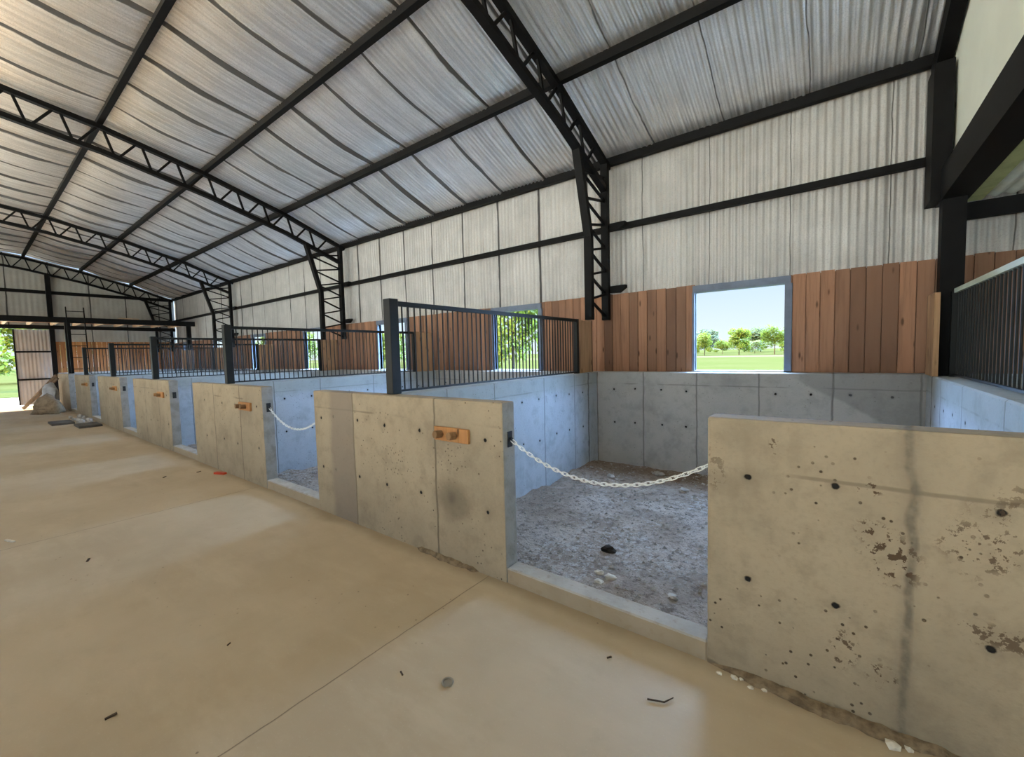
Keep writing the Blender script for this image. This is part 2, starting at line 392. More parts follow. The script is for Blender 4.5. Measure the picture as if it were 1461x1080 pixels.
# ------------------------------------------------------------------ mesh helpers
class MB:
    def __init__(s): s.bm = bmesh.new()

    def box(s, x0, x1, y0, y1, z0, z1):
        v = [s.bm.verts.new((x, y, z)) for x in (x0, x1) for y in (y0, y1) for z in (z0, z1)]
        for f in ((0, 1, 3, 2), (4, 6, 7, 5), (0, 4, 5, 1), (2, 3, 7, 6), (0, 2, 6, 4), (1, 5, 7, 3)):
            s.bm.faces.new([v[i] for i in f])
        return s

    def bar(s, p, q, w, h, up=(0, 0, 1)):
        p, q = Vector(p), Vector(q); d = (q - p).normalized(); up = Vector(up)
        if abs(d.dot(up)) > 0.98: up = Vector((1, 0, 0))
        a = d.cross(up).normalized() * w / 2; b = a.cross(d).normalized() * h / 2
        v = [s.bm.verts.new(c + i * a + j * b) for c in (p, q) for i, j in ((-1, -1), (1, -1), (1, 1), (-1, 1))]
        for f in ((3, 2, 1, 0), (4, 5, 6, 7), (0, 1, 5, 4), (1, 2, 6, 5), (2, 3, 7, 6), (3, 0, 4, 7)):
            s.bm.faces.new([v[i] for i in f])
        return s

    def rod(s, p, q, r, n=8, r2=None, caps=True):
        p, q = Vector(p), Vector(q); d = (q - p).normalized()
        u = d.cross(Vector((0, 0, 1)) if abs(d.z) < .95 else Vector((1, 0, 0))).normalized(); w = d.cross(u)
        rings = []
        for c, rr in ((p, r), (q, r if r2 is None else r2)):
            rings.append([s.bm.verts.new(c + (u * math.cos(2 * PI * i / n) + w * math.sin(2 * PI * i / n)) * rr) for i in range(n)])
        for i in range(n):
            s.bm.faces.new((rings[0][i], rings[0][(i + 1) % n], rings[1][(i + 1) % n], rings[1][i]))
        if caps:
            s.bm.faces.new(rings[0][::-1]); s.bm.faces.new(rings[1])
        return s

    def grid(s, fn, nu, nv):
        vs = [[s.bm.verts.new(fn(i / nu, j / nv)) for j in range(nv + 1)] for i in range(nu + 1)]
        for i in range(nu):
            for j in range(nv):
                s.bm.faces.new((vs[i][j], vs[i + 1][j], vs[i + 1][j + 1], vs[i][j + 1]))
        return s

    def bevel(s, w, seg=2):
        bmesh.ops.bevel(s.bm, geom=list(s.bm.edges), offset=w, segments=seg, affect='EDGES', profile=0.6)
        return s

    def lump(s, c, rx, ry, rz, seed=0, sub=2, rough=0.35, flat=None):
        r = bmesh.ops.create_icosphere(s.bm, subdivisions=sub, radius=1)
        for v in r['verts']:
            n = 1 + rough * noise.noise(v.co * 1.7 + Vector((seed * 3.7, seed, 0)))
            v.co = Vector((c[0] + v.co.x * rx * n, c[1] + v.co.y * ry * n, c[2] + v.co.z * rz * n))
            if flat is not None and v.co.z < flat: v.co.z = flat
        return s

    def build(s, name, mat, parent=None, origin=None, smooth=False):
        bmesh.ops.recalc_face_normals(s.bm, faces=list(s.bm.faces))
        me = bpy.data.meshes.new(name)
        o0 = Vector(origin) if origin is not None else None
        if o0 is None:
            co = [v.co for v in s.bm.verts]
            o0 = Vector(((min(c.x for c in co) + max(c.x for c in co)) / 2, (min(c.y for c in co) + max(c.y for c in co)) / 2, min(c.z for c in co)))
        for v in s.bm.verts: v.co -= o0
        s.bm.to_mesh(me); s.bm.free()
        if smooth:
            for p in me.polygons: p.use_smooth = True
        for mm in (mat if isinstance(mat, (list, tuple)) else [mat]): me.materials.append(mm)
        o = bpy.data.objects.new(name, me); COL.objects.link(o)
        if parent is not None:
            o.parent = parent; o.location = o0 - WORLD[parent.name]; WORLD[o.name] = o0
        else:
            o.location = o0; WORLD[o.name] = o0
        return o


WORLD = {}


def tag(o, label, cat, group=None, kind=None):
    o['label'] = label; o['category'] = cat
    if group: o['group'] = group
    if kind: o['kind'] = kind
    return o


def thing(name, loc, label, cat, group=None):
    o = bpy.data.objects.new(name, None); COL.objects.link(o); o.location = loc; WORLD[o.name] = Vector(loc)
    o.empty_display_size = 0.2
    return tag(o, label, cat, group)


def struct(o, label=None, cat=None):
    o['kind'] = 'structure'
    if label: o['label'] = label
    if cat: o['category'] = cat
    return o


def copy_tree(o, loc, label):
    r = o.copy(); COL.objects.link(r); r.location = loc; r['label'] = label
    WORLD[r.name] = Vector(loc)
    for ch in list(o.children):
        c = ch.copy(); COL.objects.link(c); c.parent = r
        for g in ch.children:
            d = g.copy(); COL.objects.link(d); d.parent = c
    return r


ORD = ['nearest', 'second', 'third', 'fourth', 'fifth', 'sixth', 'seventh']

# ------------------------------------------------------------------ ground, slab, stall floor
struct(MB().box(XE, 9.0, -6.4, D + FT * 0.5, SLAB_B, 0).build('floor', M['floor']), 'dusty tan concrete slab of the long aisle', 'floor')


def dirt_fn(u, v):
    x = XE + 0.2 + u * (3.2 - XE); y = D + FT - 0.05 + v * (R + 0.08 - D - FT)
    z = DIRT + 0.035 * noise.noise(Vector((x * 1.6, y * 1.6, 0))) + 0.020 * noise.noise(Vector((x * 6, y * 6, 3))) + 0.012 * noise.noise(Vector((x * 17, y * 17, 5)))
    edge = max(0, 1 - abs(((x - DX + S / 2) % S) - S / 2) / 0.42)
    return (x, y, z + 0.05 * edge * (0.6 + noise.noise(Vector((x * 3, y * 5, 9)))))


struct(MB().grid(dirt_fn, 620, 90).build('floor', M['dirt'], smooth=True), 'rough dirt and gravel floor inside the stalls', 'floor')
struct(MB().box(-300, 100, R + 0.2, 400, -0.5, -0.2).build('ground', M['grass']), 'bright green meadow beyond the rear windows', 'ground')
struct(MB().box(-300, 100, -90, R + 0.2, -0.5, -0.26).build('ground', M['yard']), 'pale earth yard outside the far doorway', 'ground')
struct(MB().box(-300, 100, 82, 97, -0.21, -0.19).build('ground', M['yard2']), 'pale dry strip under the orchard trees', 'ground')
struct(MB().box(-300, -36, -30, R + 0.2, -0.45, -0.22).build('ground', M['grass']), 'sunlit lawn beyond the far doorway', 'ground')

# ------------------------------------------------------------------ rear wall with cladding, lining and windows
WY = 6.09          # face of the planks
rw = struct(MB().box(XE, 9.0, R, R + 0.24, -0.4, H).bevel(0.008, 1).build('wall_rear', M['rear']), 'grey cast concrete rear wall behind the stalls', 'wall')
WIN = [(-1.51 - 3.56 * k, -0.48 - 3.56 * k) for k in range(7)]
WZ = 2.27
edges = [9.0] + [e for w in WIN for e in (w[1], w[0])] + [XE]


def planks(x_hi, x_lo, z0, z1):
    mb = MB(); x = x_lo
    w0 = 0.135
    x = math.floor(x_lo / w0) * w0
    while x < x_hi:
        a, b = max(x + 0.003, x_lo), min(x + w0 - 0.004, x_hi)
        if b - a > 0.012:
            j = random.uniform(-0.006, 0.008)
            mb.box(a, b, WY + j, WY + j + 0.024, z0 + 0.002, z1 + random.uniform(-0.004, 0.006))
        x += w0
    return mb


for i in range(0, len(edges) - 1, 2):
    planks(edges[i], edges[i + 1], H, 2.37).box(edges[i + 1], edges[i], WY + 0.034, WY + 0.09, H + 0.002, 2.36).build('timber_cladding', M['wood'], rw)
for i, (a, b) in enumerate(WIN):
    w = MB()
    w.box(a - 0.02, b + 0.06, WY - 0.03, WY + 0.10, WZ, 2.36)              # header
    w.box(b, b + 0.075, WY - 0.03, WY + 0.10, H, WZ)                      # right jamb
    w.box(a - 0.03, a, WY - 0.012, WY + 0.10, H, WZ)                      # left jamb
    w = w.build('window_%d' % (i + 1), M['winframe'])
    struct(w, '%s open rear window counting from the camera, with grey blue frame' % ORD[i], 'window')
    MB().box(a - 0.03, b + 0.075, WY - 0.03, WY + 0.15, H + 0.001, H + 0.018).build('window_sill', M['sill'], w)


def wave(x, amp):
    return amp * math.sin(2 * PI * x / 0.0762)


def wall_lining(x0, x1, z0, z1, y, far=True):
    nx = int((x1 - x0) / 0.0127); nz = 16

    def fn(u, v):
        x = x0 + u * (x1 - x0); z = z0 + v * (z1 - z0)
        t = ((x - 0.46) / 0.905) % 1.0
        amp = (0.010 * (1.0 + 0.9 * noise.noise(Vector((x * 1.3, 3.3, z * 0.15))))) if x > -3 else 0.0055
        bulge = (0.018 if x < -3 else 0.006) * math.sin(PI * t) * (0.7 + 0.6 * noise.noise(Vector((math.floor((x - .46) / .905) * 3.1, z * 1.1, 1))))
        n = 0.010 * noise.noise(Vector((x * 2.5, z * 1.6, 7))) + (0.012 * noise.noise(Vector((x * 9, z * 1.3, 2))) if x < -3 else 0)
        seam = 0.016 * max(0, 1 - min(t, 1 - t) * 0.905 / 0.02)
        return (x, y - wave(x, amp) - bulge + n * 0.6 + seam, z)
    return MB().grid(fn, nx, nz)


wall_lining(XE, 9.0, 2.365, 4.36, 6.20).build('foil_lining', M['wfoil'], rw, smooth=True)
# girt along the rear lining, eave purlin and roof purlins
g = MB().box(XE, 9.0, 6.08, 6.15, 3.32, 3.40).build('wall_girt', M['steel'])
tag(g, 'black steel girt running across the foil lining of the rear wall', 'girt')
PN = ['lowest black purlin at the eave above the foil rear wall', 'second black purlin up from the eave', 'third black purlin up from the eave', 'fourth black purlin up from the eave, at upper left',
      'fifth black purlin up from the eave']
for k in range(5):
    b = MB()
    b.box(XE, 9.0, PY[k] - 0.03, PY[k] + 0.03, PZ[k] - 0.055, PZ[k] + 0.065)
    b.box(XE, 9.0, PY[k] - 0.05, PY[k] - 0.029, PZ[k] - 0.055, PZ[k] - 0.04)
    tag(b.build('roof_purlin', M['steel']), PN[k], 'purlin', 'black roof purlins')

# ------------------------------------------------------------------ roof underside
SH = 0.90


def roof_fn_factory(i):
    y0, y1, z0, z1 = PY[i], PY[i + 1], PZ[i] + 0.075, PZ[i + 1] + 0.075
    if i == 0: y0, z0 = 6.34, PZ[0] + 0.075 - 0.22 * 0.36
    x0, x1 = XE, 9.0

    def fn(u, v):
        x = x0 + u * (x1 - x0)
        sh = math.floor((x + 1.16) / SH); t = ((x + 1.16) / SH) % 1.0
        sagv = 0.5 + 0.9 * abs(noise.noise(Vector((sh * 5.3 + 0.4, i * 3.1, 0.7))))
        far = 1.0 if x < -3 else 0.45
        s = math.sin(PI * v)
        z = z0 + v * (z1 - z0) - s * 0.055 * sagv * far - 0.05 * far * t * t * (0.35 + 0.65 * s)
        seam = 0.018 * max(0, 1 - min(t, 1 - t) * SH / 0.018)
        ph = 0.5 * noise.noise(Vector((sh * 1.9, v * 1.5, i)))
        w = math.sin(2 * PI * x / 0.0762 + ph)
        z += 0.012 * math.copysign(abs(w) ** 0.6, w) + seam + 0.010 * noise.noise(Vector((x * 2.2, v * 3 + i, 4)))
        return (x, y0 + v * (y1 - y0), z)
    return fn


ceil = None
for i in range(8):
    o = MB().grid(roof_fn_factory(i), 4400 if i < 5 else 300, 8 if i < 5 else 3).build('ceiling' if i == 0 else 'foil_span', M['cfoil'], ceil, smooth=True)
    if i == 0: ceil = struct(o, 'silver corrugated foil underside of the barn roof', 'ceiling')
# closing sheet above the foil so that no light passes the laps
b = MB()
for i in range(8):
    v = [b.bm.verts.new(p) for p in ((XE - .3, PY[i] + (0.4 if i == 0 else 0), PZ[i] + 0.15 - (0.14 if i == 0 else 0)), (9.3, PY[i] + (0.4 if i == 0 else 0), PZ[i] + 0.15 - (0.14 if i == 0 else 0)),
                                     (9.3, PY[i + 1] - (0.4 if i == 7 else 0), PZ[i + 1] + 0.15 - (0.14 if i == 7 else 0)), (XE - .3, PY[i + 1] - (0.4 if i == 7 else 0), PZ[i + 1] + 0.15 - (0.14 if i == 7 else 0)))]
    b.bm.faces.new(v)
ro = b.build('roof_sheet', M['sheetdoor'], ceil)
md = ro.modifiers.new('thick', 'SOLIDIFY'); md.thickness = 0.012

# ------------------------------------------------------------------ trusses
OUT_Y, IN_Y = 5.985, 5.44


def truss(x, label, post_bottom=1.98, gable=False):
    t = thing('roof_truss', (x, IN_Y, H), label, 'roof truss', 'black lattice roof trusses')
    dep = 0.40
    c = 0.075

    def top(y): return roof_z(y) - 0.055 - c / 2
    ys = [6.10] + [PY[k] for k in range(1, 6)]
    m1, m2 = MB(), MB()
    for a, b in zip(ys[:-1], ys[1:]):
        m1.bar((x, a, top(a)), (x, b, top(b)), c * 1.25, c)
    lo = lambda y: top(y) - dep
    yl = [OUT_Y - 0.02, 5.15] + [PY[k] for k in range(1, 6)]
    for a, b in zip(yl[:-1], yl[1:]):
        m2.bar((x, a, lo(a)), (x, b, lo(b)), c * 1.25, c)
    tc = m1.build('top_chord', M['steel'], t); m2.build('bottom_chord', M['steel'], t)
    y = PY[5]
    while y < 5.4:
        MB().bar((x, y + 0.03, top(y + 0.03)), (x, y + 0.16, lo(y + 0.16)), 0.03, 0.035).build('web_brace', M['steel'], tc)
        MB().bar((x, y + 0.20, lo(y + 0.20)), (x, y + 0.47, top(y + 0.47)), 0.03, 0.035).build('web_brace', M['steel'], tc)
        y += 0.499
    # mirrored half beyond the ridge
    mo = MB(); mir = lambda yy: -2.592 - yy
    mo.bar((x, PY[8] + 0.05, -0.02), (x, PY[8] + 0.05, top(PY[8])), 0.14, 0.14, (0, 1, 0))
    for a, b in list(zip(ys[:-1], ys[1:]))[2:]:
        mo.bar((x, mir(a), top(a)), (x, mir(b), top(b)), c, c)
        mo.bar((x, mir(a), lo(a)), (x, mir(b), lo(b)), c, c)
    y = 3.1
    while y > -1.2:
        mo.bar((x, mir(y), top(y)), (x, mir(y - 0.15), lo(y - 0.15)), 0.03, 0.035)
        mo.bar((x, mir(y - 0.19), lo(y - 0.19)), (x, mir(y - 0.47), top(y - 0.47)), 0.03, 0.035); y -= 0.5
    mo.build('far_half', M['steel'], t)
    # lattice column
    lc = MB().bar((x, OUT_Y, post_bottom), (x, OUT_Y, top(OUT_Y) + 0.02), 0.11, 0.075, (0, 1, 0)).build('outer_column', M['steel'], t)
    m = MB(); m.bar((x, IN_Y, post_bottom - 0.02), (x, IN_Y, 3.12), 0.11, 0.08, (0, 1, 0)); m.bar((x, IN_Y, 3.11), (x, 5.13, lo(5.13)), 0.11, 0.08, (0, 1, 0))
    m.build('inner_column', M['steel'], t)

    def iny(z): return IN_Y if z < 3.11 else IN_Y - (z - 3.11) / (lo(5.13) - 3.11) * (IN_Y - 5.13)
    z = post_bottom + 0.05
    up = True
    while z < 4.05:
        dz = 0.22
        if up: p, q = (x, OUT_Y, z), (x, iny(z + dz), z + dz)
        else: p, q = (x, iny(z), z), (x, OUT_Y, z + dz * 0.55)
        MB().bar(p, q, 0.03, 0.032).build('column_brace', M['steel'], lc)
        z += dz if up else dz * 0.55
        up = not up
    if not gable:
        for bz in (3.36, 2.44):
            m = MB(); y0 = 6.0
            v = []
            for xx, za, zb in ((x + 0.05, bz - 0.055, bz + 0.045), (x + 0.20, bz - 0.06, bz + 0.045), (x + 0.30, bz + 0.005, bz + 0.045)):
                v.append([m.bm.verts.new((xx, yy, zz)) for yy, zz in ((y0, za), (y0 + 0.075, za), (y0 + 0.075, zb), (y0, zb))])
            for a, b in zip(v[:-1], v[1:]):
                for i in range(4): m.bm.faces.new((a[i], a[(i + 1) % 4], b[(i + 1) % 4], b[i]))
            m.bm.faces.new(v[0]); m.bm.faces.new(v[-1][::-1])
            m.build('girt_bracket', M['steel'], lc)
    return t


truss(TR[0], 'nearest black lattice roof truss and column, above the nearest stall divider')
truss(TR[1], 'second black lattice roof truss and column, above the third stall divider')
truss(TR[2], 'third black lattice roof truss and column, in front of the dark end bay')
truss(TR[3], 'black lattice roof truss against the far gable wall', gable=True)

# ------------------------------------------------------------------ stall fronts, sills, dividers
EDGE_L, EDGE_R = -4.10, -1.70
for k in range(6):
    a, b = EDGE_L - S * k, EDGE_R - S * k
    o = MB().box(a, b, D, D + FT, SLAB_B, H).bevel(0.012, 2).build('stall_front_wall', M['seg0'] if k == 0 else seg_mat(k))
    tag(o, ['tan concrete front wall with dark round stain, left of the nearest chained doorway', 'tan concrete front wall beyond the second chained doorway',
            'tan concrete front wall, third along the aisle from the stained one', 'tan concrete front wall, fourth along the aisle from the stained one',
            'tan concrete front wall, second from the far heap of soil', 'pale concrete front wall standing next to the heap of soil'][k], 'wall', 'concrete stall fronts')
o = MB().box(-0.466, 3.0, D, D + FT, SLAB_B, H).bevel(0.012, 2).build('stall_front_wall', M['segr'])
tag(o, 'large chipped tan concrete front wall at right with rough vertical joint', 'wall', 'concrete stall fronts')
for k in range(6):
    a = EDGE_R - S * k; b = a + 1.234 if k == 0 else EDGE_L - S * (k - 1)
    o = MB().box(a, b, D + 0.004, D + FT - 0.004, SLAB_B, 0.10).bevel(0.008, 1).build('doorway_sill', M['sill'])
    tag(o, '%s low concrete sill across a stall doorway, counting from the camera' % ORD[k], 'sill', 'stall doorway sills')
for k in range(6):
    c = DX - S * k
    o = MB().box(c - DT / 2, c + DT / 2, D + FT, R, -0.4, H).bevel(0.008, 1).build('stall_divider_wall', M['div'])
    tag(o, '%s grey concrete divider wall between stalls, counting back from the camera' % ORD[k] if k else 'grey concrete divider wall at left of the nearest open stall', 'wall', 'concrete stall dividers')
RX = 0.75
o = MB().box(RX, RX + 0.2, D + FT, R, -0.4, H).bevel(0.012, 1).build('stall_divider_wall', M['div'])
tag(o, 'concrete divider wall at the right of the nearest stall, under the dense bars', 'wall', 'concrete stall dividers')


# ------------------------------------------------------------------ bar fences on the dividers
def fence(cx, label, y_front, y_back, post=True, zr=1.965, step=0.068, rail='rail'):
    t = thing('bar_fence', (cx, y_front, H), label, 'fence', 'black bar fences on the dividers')
    if post:
        MB().box(cx - 0.045, cx + 0.045, y_front - 0.045, y_front + 0.045, H, 2.0).bevel(0.004, 1).build('post', M['rail'], t)
    MB().box(cx - 0.03, cx + 0.03, y_back - 0.03, y_back + 0.03, H, 1.985).build('end_post', M['rail'], t)
    MB().box(cx - 0.02, cx + 0.02, y_front + 0.045, y_back - 0.03, zr - 0.02, zr + 0.02).build('top_rail', M[rail], t)
    MB().box(cx - 0.012, cx + 0.012, y_front + 0.045, y_back - 0.03, H + 0.012, H + 0.03).build('bottom_rail', M['rail'], t)
    y = y_front + 0.045 + step
    while y < y_back - 0.05:
        MB().rod((cx, y, H + 0.02), (cx, y, zr - 0.01), 0.0075, 6).build('bar', M['rail'], t)
        y += step
    return t


FL = ['nearest black bar fence with thick square post, on the first divider', 'second black bar fence back from the camera, on the second divider',
      'third black bar fence back from the camera, on the third divider', 'fourth black bar fence back from the camera', 'fifth and farthest black bar fence, near the loft post']
f0 = fence(DX, FL[0], D + 0.12, IN_Y)
for k in range(1, 5):
    copy_tree(f0, (DX - S * k, D + 0.12, H), FL[k])
fence(0.885, 'dense black bar fence at right under the loft beam', 2.6, 5.58, True, 1.985, 0.085, 'palerail')

# plank infill beside the column feet
for k in range(0, 6):
    c = DX - S * k
    m = MB()
    for j in range(3):
        y0 = IN_Y + 0.035 + j * 0.15
        m.box(c - 0.02, c + 0.02, y0, min(y0 + 0.146, R + 0.1), H + 0.002, 1.975 + random.uniform(-.01, .01))
    o = m.build('plank_infill', M['infill'])
    tag(o, ['pale upright planks beside the foot of the nearest lattice column'] [0] if k == 0 else 'upright planks at the rear end of the %s divider' % ORD[k], 'planks', 'plank infills above the dividers')
m = MB().box(0.735, 0.775, 5.52, 5.90, H + 0.002, 1.98)
tag(m.build('plank_infill', M['infill']), 'pale upright plank at the right rear corner of the nearest stall', 'planks', 'plank infills above the dividers')

# ------------------------------------------------------------------ chain plates, chains, tack holders
for k in range(5):
    x = EDGE_R - S * k
    o = MB().box(x, x + 0.006, D + 0.045, D + 0.095, 0.90, 1.005).bevel(0.002, 1)
    o.rod((x + 0.004, D + 0.07, 0.955), (x + 0.02, D + 0.07, 0.955), 0.012, 8)
    tag(o.build('chain_mount_plate', M['plate']), 'small black steel plate on the jamb of the %s doorway' % ORD[k], 'plate', 'black jamb plates')


def chain(x0, x1, z0, z1, sag, label, n):
    m = MB(); y = D + 0.075
    pts = []
    for i in range(n + 1):
        u = i / n
        zz = z0 + (z1 - z0) * u - sag * 4 * u * (1 - u)
        pts.append(Vector((x0 + (x1 - x0) * u, y, zz)))
    for i in range(n):
        a, b = pts[i], pts[i + 1]; d = (b - a).normalized(); L = (b - a).length * 0.72; mid = (a + b) / 2
        side = Vector((0, 1, 0)) if i % 2 else d.cross(Vector((0, 1, 0))).normalized()
        if i % 2 == 0: side = (side * 0.8 + Vector((0, 0.6, 0))).normalized()
        else: side = (side * 0.8 - d.cross(Vector((0, 1, 0))).normalized() * 0.6).normalized()
        nn = d.cross(side).normalized(); W = 0.0095; r = 0.0033; ns, nt = 14, 6
        rings = []
        for j in range(ns):
            th = 2 * PI * j / ns
            ct, st = math.cos(th), math.sin(th)
            sgn = lambda q: (1 if q >= 0 else -1) * abs(q) ** 0.8
            c = mid + d * L * sgn(ct) + side * W * sgn(st)
            out = (d * ct + side * st).normalized()
            rings.append([m.bm.verts.new(c + (out * math.cos(2 * PI * q / nt) + nn * math.sin(2 * PI * q / nt)) * r) for q in range(nt)])
        for j in range(ns):
            A, B = rings[j], rings[(j + 1) % ns]
            for q in range(nt): m.bm.faces.new((A[q], A[(q + 1) % nt], B[(q + 1) % nt], B[q]))
    o = m.build('chain', M['chain'], smooth=True)
    return tag(o, label, 'chain', 'white chains across the doorways')


chain(-1.685, -0.47, 0.945, 0.955, 0.19, 'white plastic chain hanging across the nearest stall doorway', 38)
chain(-1.685 - S, -0.47 - S, 0.945, 0.955, 0.20, 'white plastic chain hanging across the second stall doorway', 38)


def tack(k):
    cx = -2.16 - S * k
    t = thing('hanging_peg_rack', (cx, D, 0.90), ['orange wooden two peg holder on the front wall with the dark stain', 'wooden two peg holder on the second front wall', 'wooden two peg holder on the third front wall',
                                            'wooden two peg holder on the fourth front wall', 'wooden two peg holder on the fifth front wall'][k], 'peg holder', 'wooden peg holders')
    MB().box(cx - 0.17, cx + 0.17, D - 0.024, D, 0.90, 1.0).bevel(0.003, 1).build('board', M['hook'], t)
    for px in (-0.095, 0.045):
        MB().rod((cx + px, D - 0.024, 0.95), (cx + px - 0.004, D - 0.085, 0.953), 0.03, 6).bevel(0.003, 1).build('peg', M['peg'], t)


for k in range(5): tack(k)

# ------------------------------------------------------------------ far gable wall, door leaf, loft and ladder
gw = struct(MB().box(XE - 0.14, XE, 2.3, R, -0.4, H).build('wall_far', M['rear']), 'far gable wall with foil lining above planks', 'wall')


def glining(y0, y1, z0, ztop, x=XE - 0.02):
    ny = max(4, int((y1 - y0) / 0.0254))

    def fn(u, v):
        y = y0 + u * (y1 - y0); zt = ztop(y); z = z0 + v * (zt - z0)
        return (x - 0.0035 * math.sin(2 * PI * y / 0.152) + 0.012 * noise.noise(Vector((y * 1.4, z * 1.2, 3))), y, z)
    return MB().grid(fn, ny, 8)


glining(-5.7, 6.15, 2.92, lambda y: roof_z(y) + 0.02).build('foil_lining', M['efoil'], gw, smooth=True)
glining(2.3, 6.15, 2.40, lambda y: 2.925).build('foil_lining', M['efoil'], gw, smooth=True)
glining(-5.7, -2.6, -0.2, lambda y: 2.925).build('foil_lining', M['efoil'], gw, smooth=True)
m = MB(); y = 2.3
while y < 6.1:
    m.box(XE - 0.03, XE + 0.0 + random.uniform(0, .008), y + 0.003, min(y + 0.146, 6.1), H, 2.41); y += 0.15
m.build('timber_cladding', M['wood2'], gw)
tag(MB().box(XE + 0.02, XE + 0.12, -5.6, 6.1, 4.24, 4.36).build('gable_girt', M['steel']), 'black steel girt across the far gable wall', 'girt')
tag(MB().box(XE + 0.13, XE + 0.27, 2.18, 2.32, 0, 4.97).build('gable_post', M['steel']), 'black steel post standing against the far gable wall', 'post')
dl = thing('door_1', (XE - 0.06, 1.75, 0), 'grey corrugated sheet door leaf beside the bright far doorway', 'door')
dl['kind'] = 'structure'
MB().grid(lambda u, v: (XE - 0.05 - 0.008 * math.sin(2 * PI * (1.3 + u * 0.9) / 0.1), 1.3 + u * 0.9, 0.02 + v * 2.86), 60, 2).build('door_leaf', M['sheetdoor'], dl, smooth=True)
for z in (0.98, 2.03): MB().box(XE - 0.04, XE - 0.01, 1.3, 2.2, z - 0.03, z + 0.03).build('door_rail', M['steel'], dl)
MB().box(XE - 0.06, XE - 0.01, 1.27, 1.31, 0.02, 2.88).build('door_stile', M['steel'], dl)

LX = -21.2
lf = thing('loft', (LX, 2.33, 0), 'timber floored loft on black beams in front of the far gable', 'loft', 'lofts at the ends of the barn')
MB().box(LX - 0.06, LX + 0.06, -5.7, 6.05, 2.96, 3.15).build('front_beam', M['steel'], lf)
MB().box(XE + 0.30, XE + 0.42, -5.7, 6.05, 2.88, 3.02).build('rear_beam', M['steel'], lf)
for y in (2.36, 5.83): MB().box(LX - 0.07, LX + 0.07, y - 0.07, y + 0.07, H if y < 3 else -0.3, 2.97).build('post', M['steel'], lf)
MB().box(XE + 0.29, LX - 0.06, -5.7, 6.05, 3.12, 3.15).build('deck', M['deck'], lf)
y = -5.6
while y < 6.0:
    MB().box(XE + 0.30, LX - 0.06, y, y + 0.07, 3.02, 3.12).build('joist', M['joist'], lf); y += 0.6
ld = thing('ladder', (-20.85, 2.56, -0.15), 'thin black ladder leaning upright against the far loft beam', 'ladder')
for y in (2.34, 2.78): MB().bar((-20.75, y, -0.15), (-21.05, y, 3.5), 0.03, 0.04).build('side_rail', M['steel'], ld)
for i in range(9):
    z = 0.15 + i * 0.40; x = -20.75 - 0.3 * (z + 0.15) / 3.65
    MB().rod((x, 2.34, z), (x, 2.78, z), 0.014, 6).build('rung', M['steel'], ld)
o = MB().box(-22.6, -22.2, 3.9, 4.5, 3.151, 3.28).bevel(0.04, 2).build('folded_sack', M['joist']); tag(o, 'folded tan sack lying on the far loft floor', 'sack')

# ------------------------------------------------------------------ near loft at right
nl = thing('loft', (0.87, 5.68, H), 'near loft carried on a deep black beam and post at right', 'loft', 'lofts at the ends of the barn')
MB().box(0.77, 0.795, -5.0, 5.93, 2.84, 3.13).box(0.795, 0.97, -5.0, 5.93, 2.84, 2.87).box(0.795, 0.97, -5.0, 5.93, 3.10, 3.13).build('front_beam', M['steel'], nl)
MB().box(0.78, 0.94, 5.62, 5.78, H + 0.003, 2.84).build('post', M['steel'], nl)
MB().box(0.97, 8.9, 6.0, 6.06, 2.70, 2.86).build('rear_beam', M['steel'], nl)
MB().box(0.97, 1.10, -5.0, 6.0, 2.865, 2.885).build('edge_board', M['greenwood'], nl)
MB().grid(lambda u, v: (1.10 + u * 7.7, -5.0 + v * 11.0, 2.885 + 0.012 * math.sin(2 * PI * u * 7.7 / 0.11)), 560, 2).build('corrugated_deck', M['deckmetal'], nl, smooth=True)
cp = MB().box(0.70, 0.84, 5.66, 6.0, 2.86, 4.10).build('loft_column', M['steel'])
tag(cp, 'black column rising from the near loft beam to the roof at right', 'column')
rf = MB()
for i in range(0, 5):
    a, b = (PY[i], PY[i + 1])
    rf.bar((0.79, a, PZ[i] - 0.16), (0.79, b, PZ[i + 1] - 0.16), 0.11, 0.20)
tag(rf.build('edge_rafter', M['steel']), 'black rafter along the top of the white loft board at right', 'rafter')
m = MB()
v = [m.bm.verts.new((0.86, y, z)) for y, z in [(5.98, 3.12)] + [(PY[i] - (0.14 if i == 0 else 0), PZ[i] + 0.04) for i in range(0, 6)] + [(PY[5], 3.12)]]
f = m.bm.faces.new(v); r = bmesh.ops.extrude_face_region(m.bm, geom=[f])
bmesh.ops.translate(m.bm, vec=(0.02, 0, 0), verts=[e for e in r['geom'] if isinstance(e, bmesh.types.BMVert)])
struct(m.build('wall_right', M['white']), 'smooth white board wall closing the loft at right', 'wall')

# ------------------------------------------------------------------ unseen sides that shape the light
struct(MB().box(XE, TR[2], PY[8] - 0.12, PY[8] - 0.02, -0.2, 5.35).build('wall_light_block', M['sheetdoor']), 'unseen sheet wall added to darken the far end bay', 'wall')
struct(MB().box(0.97, 9.0, D + FT, D + FT + 0.05, H + 0.002, 2.0).build('wall_loft_shade', M['sheetdoor']), 'unseen sheet wall added to darken the room under the near loft', 'wall')
struct(MB().box(1.5, 9.0, PY[8] - 0.12, PY[8] - 0.02, -0.2, 5.35).build('wall_light_block', M['sheetdoor']), 'unseen sheet wall added to block sun from the near aisle', 'wall')
m = MB()
v = [m.bm.verts.new((9.0, y, z)) for y, z in [(6.14, -0.2), (6.14, 4.3)] + [(PY[i], PZ[i] + 0.1) for i in range(1, 9)] + [(PY[8], 2.9), (D + FT, 2.9), (D + FT, -0.2)]]
m.bm.faces.new(v)
struct(m.build('wall_near', M['sheetdoor']), 'unseen gable wall behind the camera above its wide doorway', 'wall')

